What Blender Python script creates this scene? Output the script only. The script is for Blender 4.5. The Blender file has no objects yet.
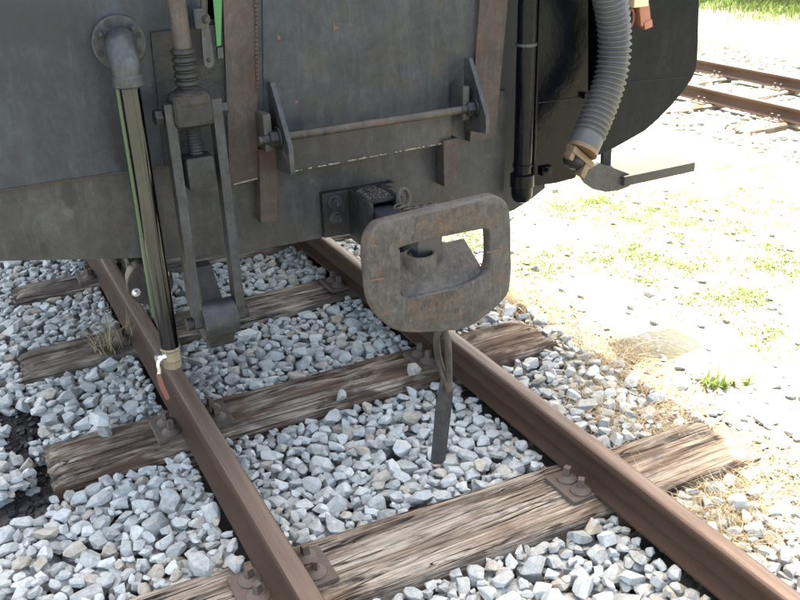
import bpy, bmesh, math, random
import numpy as np
from mathutils import Vector, Matrix, noise as mnoise

random.seed(7); rng = np.random.default_rng(11)
scn = bpy.context.scene
COL = scn.collection
R_ = math.radians

# ------------------------------------------------------------------ camera
F_PX = 877.5
AX = np.array([[1884., -470., F_PX], [-507., -394., F_PX]])
XA = AX[0] / np.linalg.norm(AX[0]); YA = AX[1] / np.linalg.norm(AX[1])
ZA = np.cross(XA, YA); ZA /= np.linalg.norm(ZA); XA = np.cross(YA, ZA)
RW = np.stack([XA, YA, ZA])                       # camera (x right, y down, z forward) -> world
CAM = np.array([-0.731, 0.0, 1.2])

def hit(x, y, axis, val):
    """point of the photograph's ray through pixel x,y on the plane axis = val"""
    d = RW @ np.array([x - 400.0, y - 300.0, F_PX])
    t = (val - CAM[axis]) / d[axis]
    return Vector(CAM + t * d)

cd = bpy.data.cameras.new('camera'); cam = bpy.data.objects.new('camera', cd); COL.objects.link(cam)
cd.sensor_width = 36; cd.lens = F_PX / 800 * 36; cd.clip_start = 0.02; cd.clip_end = 800
r, u, b = RW @ [1, 0, 0], RW @ [0, -1, 0], RW @ [0, 0, -1]
cam.matrix_world = Matrix(((r[0], u[0], b[0], CAM[0]), (r[1], u[1], b[1], CAM[1]), (r[2], u[2], b[2], CAM[2]), (0, 0, 0, 1)))
scn.camera = cam

# ------------------------------------------------------------------ light
SUN_EL, SUN_AZ = R_(62), R_(26)                    # azimuth from +Y towards +X
world = bpy.data.worlds.new('World'); scn.world = world; world.use_nodes = True
wn = world.node_tree.nodes; wl = world.node_tree.links
sky = wn.new('ShaderNodeTexSky'); sky.sky_type = 'NISHITA'; sky.sun_disc = False
sky.sun_elevation = SUN_EL; sky.sun_rotation = SUN_AZ; sky.dust_density = 5.0; sky.ozone_density = 0.5; sky.air_density = 0.8
bg = wn['Background']; bg.inputs[1].default_value = 0.15
wl.new(sky.outputs[0], bg.inputs[0])
sd = bpy.data.lights.new('sun', 'SUN'); sd.energy = 2.5; sd.angle = R_(0.6); sd.color = (1, .97, .93)
sun = bpy.data.objects.new('sun', sd); COL.objects.link(sun)
sv = Vector((math.sin(SUN_AZ) * math.cos(SUN_EL), math.cos(SUN_AZ) * math.cos(SUN_EL), math.sin(SUN_EL)))
sun.rotation_euler = sv.to_track_quat('Z', 'Y').to_euler(); sun.location = sv * 20
vs = scn.view_settings; vs.view_transform = 'Standard'; vs.look = 'None'; vs.gamma = 1; vs.exposure = 3.1
vs.use_white_balance = True; vs.white_balance_temperature = 7500; vs.white_balance_tint = 5
vs.use_curve_mapping = False

# ------------------------------------------------------------------ materials
class NT:
    def __init__(s, name):
        s.m = bpy.data.materials.new(name); s.m.use_nodes = True
        s.n = s.m.node_tree.nodes; s.l = s.m.node_tree.links; s.p = s.n['Principled BSDF']
    def node(s, t, **k):
        n = s.n.new(t)
        for a, v in k.items(): setattr(n, a, v)
        return n
    def coords(s, scale=(1, 1, 1), which='Object'):
        tc = s.node('ShaderNodeTexCoord'); mp = s.node('ShaderNodeMapping'); mp.inputs['Scale'].default_value = scale
        s.l.new(tc.outputs[which], mp.inputs[0]); return mp.outputs[0]
    def noise(s, vec, scale, detail=6, rough=.6, dist=0):
        n = s.node('ShaderNodeTexNoise'); n.inputs['Scale'].default_value = scale; n.inputs['Detail'].default_value = detail
        n.inputs['Roughness'].default_value = rough; n.inputs['Distortion'].default_value = dist
        s.l.new(vec, n.inputs['Vector']); return n.outputs[0]
    def ramp(s, fac, stops):
        n = s.node('ShaderNodeValToRGB'); e = n.color_ramp.elements
        while len(e) < len(stops): e.new(.5)
        for el, (p, c) in zip(e, stops):
            el.position = p; el.color = (*c, 1) if isinstance(c, tuple) else (c, c, c, 1)
        s.l.new(fac, n.inputs[0]); return n.outputs[0]
    def mix(s, fac, a, b, mode='MIX'):
        n = s.node('ShaderNodeMix', data_type='RGBA', blend_type=mode)
        for v, i in ((fac, 0), (a, 6), (b, 7)):
            if isinstance(v, (int, float)): n.inputs[i].default_value = v
            elif isinstance(v, tuple): n.inputs[i].default_value = (*v, 1)
            else: s.l.new(v, n.inputs[i])
        return n.outputs[2]
    def math(s, op, a, b=0.0, clamp=False):
        n = s.node('ShaderNodeMath', operation=op, use_clamp=clamp)
        for v, i in ((a, 0), (b, 1)):
            if isinstance(v, (int, float)): n.inputs[i].default_value = v
            else: s.l.new(v, n.inputs[i])
        return n.outputs[0]
    def xyz(s, vec):
        n = s.node('ShaderNodeSeparateXYZ'); s.l.new(vec, n.inputs[0]); return n.outputs
    def bump(s, h, strength=.4, dist=.002):
        n = s.node('ShaderNodeBump'); n.inputs['Strength'].default_value = strength; n.inputs['Distance'].default_value = dist
        s.l.new(h, n.inputs['Height']); s.l.new(n.outputs[0], s.p.inputs['Normal'])
    def out(s, color=None, rough=.6, metal=0., spec=.5, coat=0.):
        for v, k in ((color, 'Base Color'), (rough, 'Roughness'), (metal, 'Metallic'), (spec, 'Specular IOR Level'), (coat, 'Coat Weight')):
            if v is None: continue
            if isinstance(v, tuple): s.p.inputs[k].default_value = (*v, 1)
            elif isinstance(v, (int, float)): s.p.inputs[k].default_value = v
            else: s.l.new(v, s.p.inputs[k])
        return s.m

def steel(name, dark, light, rust=(.11, .06, .035), rust_amt=.5, rough=(.35, .65), streak=True, spec=.35, scale=1., speck=.12, bumpd=.003, stains=(), mottle=.8):
    """old painted steel: mottled paint, rust blooms, vertical streaks, pale speckles"""
    t = NT(name); v = t.coords()
    big = t.noise(v, 5 * scale, 8, .65, .4)
    col = t.mix(t.ramp(big, [(.3, 0.), (.7, 1.)]), dark, light)
    if streak:
        sv_ = t.coords((22 * scale, 22 * scale, 1.6 * scale)); st = t.noise(sv_, 1.4, 5, .6)
        col = t.mix(t.math('MULTIPLY', t.ramp(st, [(.45, 0.), (.75, 1.)]), .35), col, tuple(min(1, c * 1.9) for c in light))
    dk = t.noise(v, 2.6 * scale, 9, .7, 1.2)
    col = t.mix(t.math('MULTIPLY', t.ramp(dk, [(.42, 0.), (.68, 1.)]), .62), col, tuple(c * .38 for c in dark))
    mo = t.ramp(t.noise(v, 34 * scale, 10, .78, .6), [(.30, .45), (.5, 1.), (.72, 1.9)])
    col = t.mix(mottle, col, mo, 'MULTIPLY')
    fl_ = t.ramp(t.noise(t.coords((30, 30, 7)), 2.2 * scale, 8, .75, .5), [(.50, 0.), (.66, 1.)])
    col = t.mix(t.math('MULTIPLY', fl_, .28 * mottle), col, tuple(min(1, c * 2.4 + .004) for c in light))
    for (sx_, sz_, rx_, rz_) in stains:
        x_, y_, z_ = t.xyz(v); wob = t.math('MULTIPLY', t.math('SUBTRACT', t.noise(v, 40, 5, .7), .5), .9)
        dd = t.math('ADD', t.math('POWER', t.math('DIVIDE', t.math('SUBTRACT', x_, sx_), rx_), 2.0), t.math('POWER', t.math('DIVIDE', t.math('SUBTRACT', z_, sz_), rz_), 2.0))
        col = t.mix(t.math('MULTIPLY', t.ramp(t.math('ADD', dd, wob), [(.45, 1.), (1., 0.)]), .7), col, (.008, .009, .011))
    rn = t.noise(v, 9 * scale, 10, .72, .8)
    rm = t.ramp(rn, [(.60 - .22 * rust_amt, 0.), (.72 - .15 * rust_amt, 1.)])
    rc = t.mix(t.noise(v, 60, 4, .7), tuple(c * .55 for c in rust), tuple(min(1, c * 1.5) for c in rust))
    col = t.mix(t.math('MULTIPLY', rm, min(1., .35 + rust_amt * .6)), col, rc)
    sp = t.noise(v, 240 * scale, 3, .6)
    col = t.mix(t.math('MULTIPLY', t.ramp(sp, [(.60, 0.), (.74, 1.)]), t.math('MULTIPLY', t.ramp(dk, [(.35, 1.), (.6, .1)]), speck)), col, tuple(min(1, c * 3 + .02) for c in light))
    rg = t.node('ShaderNodeMapRange'); rg.inputs[3].default_value = rough[0]; rg.inputs[4].default_value = rough[1]
    t.l.new(t.noise(v, 14 * scale, 6, .7), rg.inputs[0])
    rr = t.math('ADD', rg.outputs[0], t.math('MULTIPLY', rm, .2), True)
    hh = t.math('ADD', t.math('ADD', t.math('MULTIPLY', t.noise(v, 120 * scale, 6, .7), .5), t.math('MULTIPLY', t.noise(v, 18 * scale, 4), 1.)), t.math('MULTIPLY', t.noise(v, 4.5, 3), 2.2))
    t.bump(hh, .5, bumpd)
    return t.out(col, rr, spec=spec)

M = {}
_st = [hit(68, 183, 1, 1.59), hit(70, 196, 1, 1.59), hit(44, 250, 1, 1.6), hit(30, 20, 1, 1.59), hit(120, 140, 1, 1.59)]
M['panel'] = steel('weathered_blue_grey_paint', (0.0078, 0.0116, 0.0170), (0.0169, 0.0237, 0.0331), (0.0333, 0.0235, 0.0176), .12, (.30, .55), stains=((_st[0].x, _st[0].z, .024, .014), (_st[3].x, _st[3].z, .10, .05), (_st[4].x, _st[4].z, .03, .06)))
M['beam'] = steel('weathered_grey_green_paint', (0.0183, 0.0186, 0.0183), (0.0347, 0.0341, 0.0326), (0.0525, 0.0368, 0.0263), .25, (.4, .65), stains=((_st[1].x, _st[1].z, .016, .03), (_st[2].x, _st[2].z, .009, .016)))
M['door'] = steel('mottled_slate_paint', (0.0122, 0.0152, 0.0176), (0.0294, 0.0338, 0.0361), (0.0525, 0.0394, 0.0236), .38, (.45, .7))
M['brown'] = steel('rust_brown_steel', (0.0280, 0.0206, 0.0169), (0.0480, 0.0358, 0.0294), (0.0495, 0.0248, 0.0132), .6, (.55, .8))
M['black'] = steel('gloss_black_paint', (0.0010, 0.0014, 0.0023), (0.0033, 0.0041, 0.0062), (0.0075, 0.0053, 0.0030), .05, (.06, .2), spec=.12, speck=.08, mottle=.5)
M['wing'] = steel('dark_grey_paint', (0.0032, 0.0040, 0.0059), (0.0050, 0.0062, 0.0090), (0.0360, 0.0300, 0.0240), .05, (.22, .4), spec=.10, speck=.06, mottle=.5)
M['grease'] = steel('greasy_dark_steel', (0.0048, 0.0048, 0.0051), (0.0156, 0.0155, 0.0150), (0.0560, 0.0400, 0.0280), .3, (.25, .6), scale=2, bumpd=.008)
M['link'] = steel('worn_grey_steel', (0.0142, 0.0147, 0.0166), (0.0313, 0.0318, 0.0338), (0.0800, 0.0560, 0.0400), .25, (.35, .6), scale=1.5, bumpd=.005)
M['ring'] = steel('rusty_grey_cast_steel', (0.0443, 0.0389, 0.0340), (0.0782, 0.0689, 0.0594), (0.1272, 0.0673, 0.0374), .30, (.6, .85), streak=False, scale=1.6, bumpd=.005)
M['rustpatch'] = steel('rust_patch_steel', (0.0418, 0.0353, 0.0297), (0.0837, 0.0683, 0.0540), (0.1088, 0.0608, 0.0320), .45, (.7, .9), streak=False, scale=3, bumpd=.008)
M['fitting'] = steel('cast_grey_fitting', (0.0186, 0.0202, 0.0218), (0.0371, 0.0395, 0.0422), (0.1200, 0.0900, 0.0600), .15, (.35, .55), scale=2)
M['rod'] = steel('brown_worn_rod', (0.0228, 0.0190, 0.0158), (0.0431, 0.0368, 0.0304), (0.1050, 0.0560, 0.0350), .4, (.4, .6), scale=2)
M['rail'] = None

def simple(name, c, rough=.5, metal=0., var=.3, scale=40, spec=.5, coat=0.):
    t = NT(name); v = t.coords(); n = t.noise(v, scale, 6, .65)
    col = t.mix(n, tuple(max(0, x * (1 - var)) for x in c), tuple(min(1, x * (1 + var)) for x in c))
    t.bump(n, .25, .001); return t.out(col, rough, metal, spec, coat)

M['pipe'] = simple('gloss_dark_pipe', (.034, .037, .040), .10, 1., .45, 7, .5, 0)
M['green'] = simple('green_enamel', (.008, .12, .032), .3, 0, .15)
M['green_dark'] = simple('dark_green_reflection', (.005, .030, .010), .25, 0, .3)  # green reflection at the down pipe's edge, put into a colour
M['brass'] = simple('dull_brass', (.17, .145, .10), .45, .35, .3, 90)
M['silver'] = simple('bright_zinc', (.62, .62, .63), .28, .9, .2)
M['redgrip'] = simple('red_plastic_grip', (.12, .042, .028), .5)
M['redmark'] = simple('faint_red_crayon', (.11, .055, .04), .8)
M['rubber'] = simple('grey_ribbed_rubber', (.055, .054, .052), .55, 0, .35, 60)
M['bronze'] = simple('worn_bronze', (.14, .09, .05), .55, .3, .4, 70)
M['salmon'] = simple('faded_salmon_paint', (.27, .095, .055), .55, 0, .3, 50)
M['cream'] = simple('cream_block', (.55, .42, .26), .6, 0, .2)
M['chip'] = simple('bare_chipped_edge', (.26, .22, .14), .7, 0, .5, 120)
M['stepwood'] = simple('dark_step_wood', (.05, .043, .036), .85, 0, .4, 30)
M['orange'] = simple('faded_orange_paint', (.075, .036, .016), .7)
M['dark'] = simple('sooty_black', (.012, .012, .013), .7, 0, .4, 20)
M['shank'] = simple('blue_black_shank', (.018, .020, .026), .4, 0, .4, 40)

def rail_mat(name, rustc, top):
    t = NT(name); v = t.coords((1, .12, 1)); n = t.noise(v, 30, 8, .7)
    col = t.mix(n, tuple(c * .6 for c in rustc), tuple(c * 1.45 for c in rustc))
    n2 = t.noise(t.coords(), 160, 6, .75)
    col = t.mix(t.math('MULTIPLY', t.ramp(n2, [(.5, 0.), (.75, 1.)]), .4), col, tuple(c * 2.1 for c in rustc))
    g = t.node('ShaderNodeNewGeometry'); nz = t.xyz(g.outputs['True Normal'])[2]; pz = t.xyz(t.coords())[2]
    run = t.math('MULTIPLY', t.ramp(nz, [(.75, 0.), (.97, 1.)]), t.math('GREATER_THAN', pz, top - .012))
    scuff = t.ramp(t.noise(t.coords((1, .03, 1)), 60, 4, .7), [(.3, .35), (.65, 1.)])
    run = t.math('MULTIPLY', run, scuff)
    col = t.mix(t.math('MULTIPLY', run, .75), col, (.22, .16, .125))
    t.bump(t.math('ADD', n2, n), .6, .0015)
    rr = t.math('SUBTRACT', .72, t.math('MULTIPLY', run, .34))
    return t.out(col, rr, t.math('MULTIPLY', run, .35), .22)
M['rail'] = rail_mat('rusty_rail_steel', (.052, .029, .018), .1)
M['rail_far'] = rail_mat('rusty_siding_steel', (.075, .045, .032), .0)
M['plate'] = simple('rusty_base_plate', (.095, .068, .052), .75, 0, .45, 80)

def wood(name, tone, bleach):
    t = NT(name)
    v = t.coords((1.2, 26, 26)); gr = t.noise(v, 2.2, 9, .68, .5)
    fine = t.noise(t.coords((3, 150, 150)), 1.6, 6, .7)
    ring = t.noise(t.coords((.9, 60, 60)), 1.5, 4, .6)
    col = t.ramp(gr, [(.22, tuple(c * .30 for c in tone)), (.42, tuple(c * .75 for c in tone)), (.55, tone), (.72, tuple(min(1, c * 1.75) for c in tone))])
    patch = t.noise(t.coords((2.2, 9, 9)), 2.0, 6, .65, .6)
    pm = t.math('MULTIPLY', t.ramp(patch, [(.52 - bleach * .12, 0.), (.66 - bleach * .1, 1.)]), t.ramp(ring, [(.3, .25), (.6, 1.)]))
    col = t.mix(pm, col, (.48, .40, .31))
    col = t.mix(t.math('MULTIPLY', t.ramp(fine, [(.42, 1.), (.52, 0.)]), .7), col, tuple(c * .25 for c in tone))
    ck = t.noise(t.coords((.8, 34, 34)), 1.5, 3, .5, .3)
    ckm = t.ramp(t.math('ABSOLUTE', t.math('SUBTRACT', ck, .5)), [(.006, 1.), (.022, 0.)])
    ckm = t.math('MULTIPLY', ckm, t.ramp(t.noise(t.coords((2, 8, 8)), 1.3, 3), [(.40, 0.), (.55, 1.)]))
    col = t.mix(ckm, col, (.012, .009, .007))
    tar = t.noise(t.coords((3, 6, 6)), 1.7, 5, .6)
    col = t.mix(t.math('MULTIPLY', t.ramp(tar, [(.58, 0.), (.70, 1.)]), .65), col, (.035, .028, .024))
    t.bump(t.math('SUBTRACT', t.math('ADD', t.math('MULTIPLY', gr, .8), fine), t.math('MULTIPLY', ckm, 1.5)), .9, .005)
    return t.out(col, .82, 0, .3)
M['woodB'] = wood('brown_split_timber', (.125, .074, .046), .50)
M['woodC'] = wood('bleached_split_timber', (.205, .140, .094), .95)
M['woodA'] = wood('grey_brown_timber', (.145, .112, .086), .35)

def stone_mat(name, a, bcol, tan_):
    t = NT(name); g = t.node('ShaderNodeNewGeometry'); oi = t.node('ShaderNodeObjectInfo')
    rnd = t.math('FRACT', t.math('ADD', g.outputs['Random Per Island'], oi.outputs['Random']))
    g2 = g.outputs['Position']; v = g2
    col = t.ramp(rnd, [(.0, tuple(c * .74 for c in a)), (.35, a), (.72, bcol), (.86, tuple(min(.62, c * 1.12) for c in bcol)), (.9, tan_), (1., tuple(c * .75 for c in tan_))])
    vein = t.noise(v, 55, 7, .7, 1.0); col = t.mix(t.math('MULTIPLY', t.ramp(vein, [(.35, 0.), (.7, 1.)]), .45), col, tuple(min(.65, c * 1.35) for c in bcol))
    fr = t.ramp(t.noise(v, 120, 8, .8, .4), [(.30, .72), (.5, 1.08), (.7, 1.35)]); col = t.mix(.75, col, fr, 'MULTIPLY')
    dirt = t.noise(v, 24, 6, .7); col = t.mix(t.math('MULTIPLY', t.ramp(dirt, [(.5, 0.), (.68, 1.)]), .35), col, (.13, .115, .095))
    t.bump(t.math('ADD', t.noise(v, 60 if name[0] == 'c' else 120, 8, .75), t.noise(v, 320, 4, .7)), .7, .004)
    return t.out(col, .85, 0, .3)
M['stone'] = stone_mat('crushed_limestone', (.335, .340, .318), (.445, .45, .42), (.37, .315, .24))
M['pebble'] = stone_mat('small_gravel', (.26, .25, .24), (.42, .41, .39), (.32, .26, .19))

def ground_mat():
    t = NT('gravel_and_soil'); v = t.coords(); x, y, z = t.xyz(v)
    big = t.noise(v, 1.3, 6, .6); mid = t.noise(v, 9, 8, .7); fine = t.noise(v, 70, 6, .75)
    pale = t.mix(mid, (.27, .262, .245), (.43, .42, .40))
    vor = t.node('ShaderNodeTexVoronoi'); vor.inputs['Scale'].default_value = 70; t.l.new(v, vor.inputs['Vector'])
    pale = t.mix(t.math('MULTIPLY', t.ramp(vor.outputs['Distance'], [(.3, 0.), (.62, 1.)]), .5), pale, (.17, .15, .125))
    grn = t.ramp(t.noise(v, 1.9, 7, .72, .5), [(.46, 0.), (.60, 1.)])
    pale = t.mix(t.math('MULTIPLY', grn, .7), pale, (.18, .22, .085))
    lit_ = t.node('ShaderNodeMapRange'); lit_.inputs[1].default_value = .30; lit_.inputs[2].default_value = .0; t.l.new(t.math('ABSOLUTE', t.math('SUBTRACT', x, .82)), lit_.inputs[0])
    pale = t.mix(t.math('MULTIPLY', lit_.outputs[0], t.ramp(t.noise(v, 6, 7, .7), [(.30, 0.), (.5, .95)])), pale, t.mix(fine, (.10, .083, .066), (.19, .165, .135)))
    soil = t.mix(mid, (.07, .066, .06), (.17, .16, .145))
    edge = t.math('ADD', x, t.math('MULTIPLY', t.math('SUBTRACT', mid, .5), .35))
    out_r = t.ramp(edge, [(.74, 0.), (.90, 1.)])
    nn = t.node('ShaderNodeMapRange'); nn.inputs[1].default_value = .66; nn.inputs[2].default_value = .84; t.l.new(edge, nn.inputs[0])
    coal = t.ramp(t.math('ADD', t.math('SUBTRACT', t.math('DIVIDE', t.math('ABSOLUTE', t.math('SUBTRACT', y, 2.08)), .42), t.math('MULTIPLY', t.math('ADD', x, .70), -1.5)), t.math('MULTIPLY', mid, .8)), [(.75, 1.), (1., 0.)])
    coal = t.math('MULTIPLY', coal, t.math('LESS_THAN', x, -.62))
    soil = t.mix(coal, soil, (.03, .029, .027))
    nl = t.node('ShaderNodeMapRange'); nl.inputs[1].default_value = -1.25; nl.inputs[2].default_value = -1.7; t.l.new(edge, nl.inputs[0])
    nb = t.node('ShaderNodeMapRange'); nb.inputs[1].default_value = .45; nb.inputs[2].default_value = .25; t.l.new(y, nb.inputs[0])
    open_ = t.math('MAXIMUM', nn.outputs[0], t.math('MAXIMUM', nl.outputs[0], nb.outputs[0]))
    col = t.mix(open_, soil, pale)
    lush = t.node('ShaderNodeMapRange'); lush.inputs[1].default_value = 6.1; lush.inputs[2].default_value = 6.8
    t.l.new(t.math('ADD', x, t.math('MULTIPLY', t.math('SUBTRACT', big, .5), 1.6)), lush.inputs[0])
    col = t.mix(t.math('MULTIPLY', lush.outputs[0], .8), col, t.mix(mid, (.05, .085, .025), (.12, .15, .055)))
    t.n.remove(out_r.node)
    t.bump(t.math('ADD', t.math('MULTIPLY', vor.outputs['Distance'], .8), fine), .7, .008)
    return t.out(col, .95, 0, .2)
M['ground'] = ground_mat()

def leaf_mat(name, a, bcol, trans=.25):
    t = NT(name); g = t.node('ShaderNodeNewGeometry')
    col = t.ramp(g.outputs['Random Per Island'], [(0., a), (.6, bcol), (1., tuple(min(1, c * 1.3) for c in bcol))])
    t.out(col, .6, 0, .3)
    tr = t.node('ShaderNodeBsdfTranslucent'); t.l.new(col, tr.inputs[0])
    mx = t.node('ShaderNodeMixShader'); mx.inputs[0].default_value = trans
    t.l.new(t.p.outputs[0], mx.inputs[1]); t.l.new(tr.outputs[0], mx.inputs[2]); t.l.new(mx.outputs[0], t.n['Material Output'].inputs[0])
    return t.m
M['grass'] = leaf_mat('fresh_grass', (.085, .135, .032), (.16, .215, .06), .4)
M['straw'] = leaf_mat('dry_straw', (.24, .18, .10), (.40, .32, .19), .2)
M['leafdark'] = leaf_mat('dark_hedge_leaves', (.018, .035, .010), (.045, .075, .022), .2)
M['bark'] = simple('grey_bark', (.10, .08, .06), .9, 0, .4, 30)

# ------------------------------------------------------------------ mesh helpers
def new(name, bm, mat, parent=None, smooth=False, sharp=35):
    me = bpy.data.meshes.new(name)
    bmesh.ops.recalc_face_normals(bm, faces=bm.faces)
    bm.to_mesh(me); bm.free()
    if smooth:
        me.polygons.foreach_set('use_smooth', [True] * len(me.polygons))
        me.set_sharp_from_angle(angle=R_(sharp))
    me.materials.append(M[mat] if isinstance(mat, str) else mat)
    o = bpy.data.objects.new(name, me); COL.objects.link(o)
    if parent is not None:
        o.parent = parent
        if parent.parent is None: o.location = -parent.location
    return o
def tag(o, label=None, cat=None, group=None, kind=None):
    for k, v in (('label', label), ('category', cat), ('group', group), ('kind', kind)):
        if v: o[k] = v
    return o
def empty(name, loc):
    o = bpy.data.objects.new(name, None); COL.objects.link(o); o.location = loc; o.empty_display_size = .1; return o
def bev(bm, w, seg=2, ang=25):
    if w <= 0: return
    es = [e for e in bm.edges if len(e.link_faces) == 2 and e.calc_face_angle(0) > R_(ang)]
    bmesh.ops.bevel(bm, geom=es, offset=w, segments=seg, profile=.6, affect='EDGES', clamp_overlap=True)
def prism(pts, d, bm=None):
    """pts: list of Vectors of one face, extruded by vector d"""
    bm = bm or bmesh.new(); n = len(pts)
    a = [bm.verts.new(p) for p in pts]; c = [bm.verts.new(p + d) for p in pts]
    bm.faces.new(a); bm.faces.new(c[::-1])
    for i in range(n): bm.faces.new((a[i], c[i], c[(i + 1) % n], a[(i + 1) % n]))
    return bm
def box(c, s, bm=None, rot=None):
    bm = bm or bmesh.new()
    v = bmesh.ops.create_cube(bm, size=1)['verts']
    m = Matrix.Translation(Vector(c)) @ (rot.to_4x4() if rot else Matrix()) @ Matrix.Diagonal((*s, 1))
    bmesh.ops.transform(bm, matrix=m, verts=v); return bm
def frame(d):
    d = d.normalized(); a = Vector((0, 0, 1)) if abs(d.z) < .9 else Vector((1, 0, 0))
    x = d.cross(a).normalized(); return x, d.cross(x).normalized()
def tube(path, rad, seg=16, bm=None, cap=True, phase=0):
    bm = bm or bmesh.new(); path = [Vector(p) for p in path]; n = len(path)
    if not hasattr(rad, '__len__'): rad = [rad] * n
    rings = []; x = None
    for i, p in enumerate(path):
        d = (path[min(i + 1, n - 1)] - path[max(i - 1, 0)]).normalized()
        if x is None: x, _ = frame(d)
        x = (x - d * x.dot(d)).normalized(); y = d.cross(x)
        rings.append([bm.verts.new(p + (x * math.cos(phase + 2 * math.pi * k / seg) + y * math.sin(phase + 2 * math.pi * k / seg)) * rad[i]) for k in range(seg)])
    for a, c in zip(rings, rings[1:]):
        for k in range(seg): bm.faces.new((a[k], a[(k + 1) % seg], c[(k + 1) % seg], c[k]))
    if cap: bm.faces.new(rings[0][::-1]); bm.faces.new(rings[-1])
    return bm
def lathe(p, d, prof, seg=20, bm=None):
    """prof: (distance along d, radius) pairs"""
    p = Vector(p); d = Vector(d).normalized(); bm = bm or bmesh.new(); x, y = frame(d); rings = []
    for t, rr in prof:
        rings.append([bm.verts.new(p + d * t + (x * math.cos(2 * math.pi * k / seg) + y * math.sin(2 * math.pi * k / seg)) * rr) for k in range(seg)])
    for a, c in zip(rings, rings[1:]):
        for k in range(seg): bm.faces.new((a[k], a[(k + 1) % seg], c[(k + 1) % seg], c[k]))
    bm.faces.new(rings[0][::-1]); bm.faces.new(rings[-1]); return bm
def smooth_path(pts, n=8):
    P = [Vector(p) for p in pts]; out = []
    for i in range(len(P) - 1):
        p0, p1, p2, p3 = P[max(i - 1, 0)], P[i], P[i + 1], P[min(i + 2, len(P) - 1)]
        for k in range(n):
            t = k / n
            out.append(.5 * ((2 * p1) + (p2 - p0) * t + (2 * p0 - 5 * p1 + 4 * p2 - p3) * t * t + (3 * p1 - p0 - 3 * p2 + p3) * t ** 3))
    out.append(P[-1]); return out
def torus(c, ax, R, r, seg=28, rs=10, bm=None, sx=1, sy=1, xdir=None):
    bm = bm or bmesh.new(); c = Vector(c); ax = Vector(ax).normalized()
    if xdir is None: x, y = frame(ax)
    else: x = Vector(xdir).normalized(); y = ax.cross(x)
    rings = []
    for i in range(seg):
        a = 2 * math.pi * i / seg; o = x * math.cos(a) * R * sx + y * math.sin(a) * R * sy
        nrm = (x * math.cos(a) + y * math.sin(a)).normalized()
        rings.append([bm.verts.new(c + o + nrm * math.cos(2 * math.pi * k / rs) * r + ax * math.sin(2 * math.pi * k / rs) * r) for k in range(rs)])
    for i in range(seg):
        a, d = rings[i], rings[(i + 1) % seg]
        for k in range(rs): bm.faces.new((a[k], a[(k + 1) % rs], d[(k + 1) % rs], d[k]))
    return bm
def hexbolt(p, d, r=.012, h=.010, bm=None):
    d = Vector(d).normalized(); bm = bm or bmesh.new()
    lathe(p, d, [(0, r * 1.45), (h * .22, r * 1.45)], 18, bm)
    lathe(Vector(p) + d * h * .22, d, [(0, r), (h * .75, r), (h, r * .82)], 6, bm)
    lathe(Vector(p) + d * h * 1.2, d, [(0, r * .55), (h * .5, r * .5)], 10, bm); return bm
def pxpoly(pts, Y):
    out = []; n = len(pts)
    for i, (x, y) in enumerate(pts):
        p = hit(x, y, 1, Y)
        if y > -40: out.append(p); continue
        q = Vector((p.x, p.y, 1.72))                # plates go on upwards beyond the photograph
        out += [q, p] if pts[i - 1][1] <= -40 else [p, q]
    return out
def sheet(name, pts, Y, thick, mat, parent, w=.002):
    """flat plate whose front face lies in the plane Y, outlined in photo pixels"""
    bm = prism(pxpoly(pts, Y), Vector((0, thick, 0))); bev(bm, w)
    return new(name, bm, mat, parent, True)

# ------------------------------------------------------------------ ground
def gz(x, y):
    """ground height"""
    def ss(a, b_, v): t = min(1, max(0, (v - a) / (b_ - a))); return t * t * (3 - 2 * t)
    bed = -.084
    side = -.018 - .05 * ss(1.4, 3.0, x) - .05 * ss(2.9, 3.3, x) * (1 - ss(4.7, 5.2, x)) + .10 * ss(5.0, 6.5, x)
    left = -.050
    h = bed + (side - bed) * ss(.64, .82, x) + (left - bed) * ss(-.95, -1.3, x) if x > -.95 else bed + (left - bed) * ss(.95, 1.3, -x)
    if x < -.68: h += .038 * ss(.66, .72, -x) * ss(1.66, 1.76, y) * (1 - ss(2.38, 2.5, y)) * (1 - ss(.95, 1.2, -x))
    return h + .010 * mnoise.noise((x * 3, y * 3, 0)) + .004 * mnoise.noise((x * 14, y * 14, 3))
def axis_pts(lo, hi, step, far):
    c = list(np.arange(lo, hi + 1e-6, step)); a = c[:]; d = step; v = hi
    while v < far: d *= 1.35; v += d; a.append(v)
    d = step; v = lo; pre = []
    while v > -far: d *= 1.35; v -= d; pre.append(v)
    return pre[::-1] + a
gxs = axis_pts(-1.6, 7.0, .05, 300); gys = axis_pts(.2, 8.0, .05, 300)
vx = [(x, y, gz(x, y)) for y in gys for x in gxs]; nx = len(gxs)
fs = [(j * nx + i, j * nx + i + 1, (j + 1) * nx + i + 1, (j + 1) * nx + i) for j in range(len(gys) - 1) for i in range(nx - 1)]
gm = bpy.data.meshes.new('ground'); gm.from_pydata(vx, [], fs); gm.materials.append(M['ground'])
gm.polygons.foreach_set('use_smooth', [True] * len(gm.polygons))
ground = bpy.data.objects.new('ground', gm); COL.objects.link(ground)
tag(ground, 'pale gravelly ground with soil under the track', 'ground', kind='structure')

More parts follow.
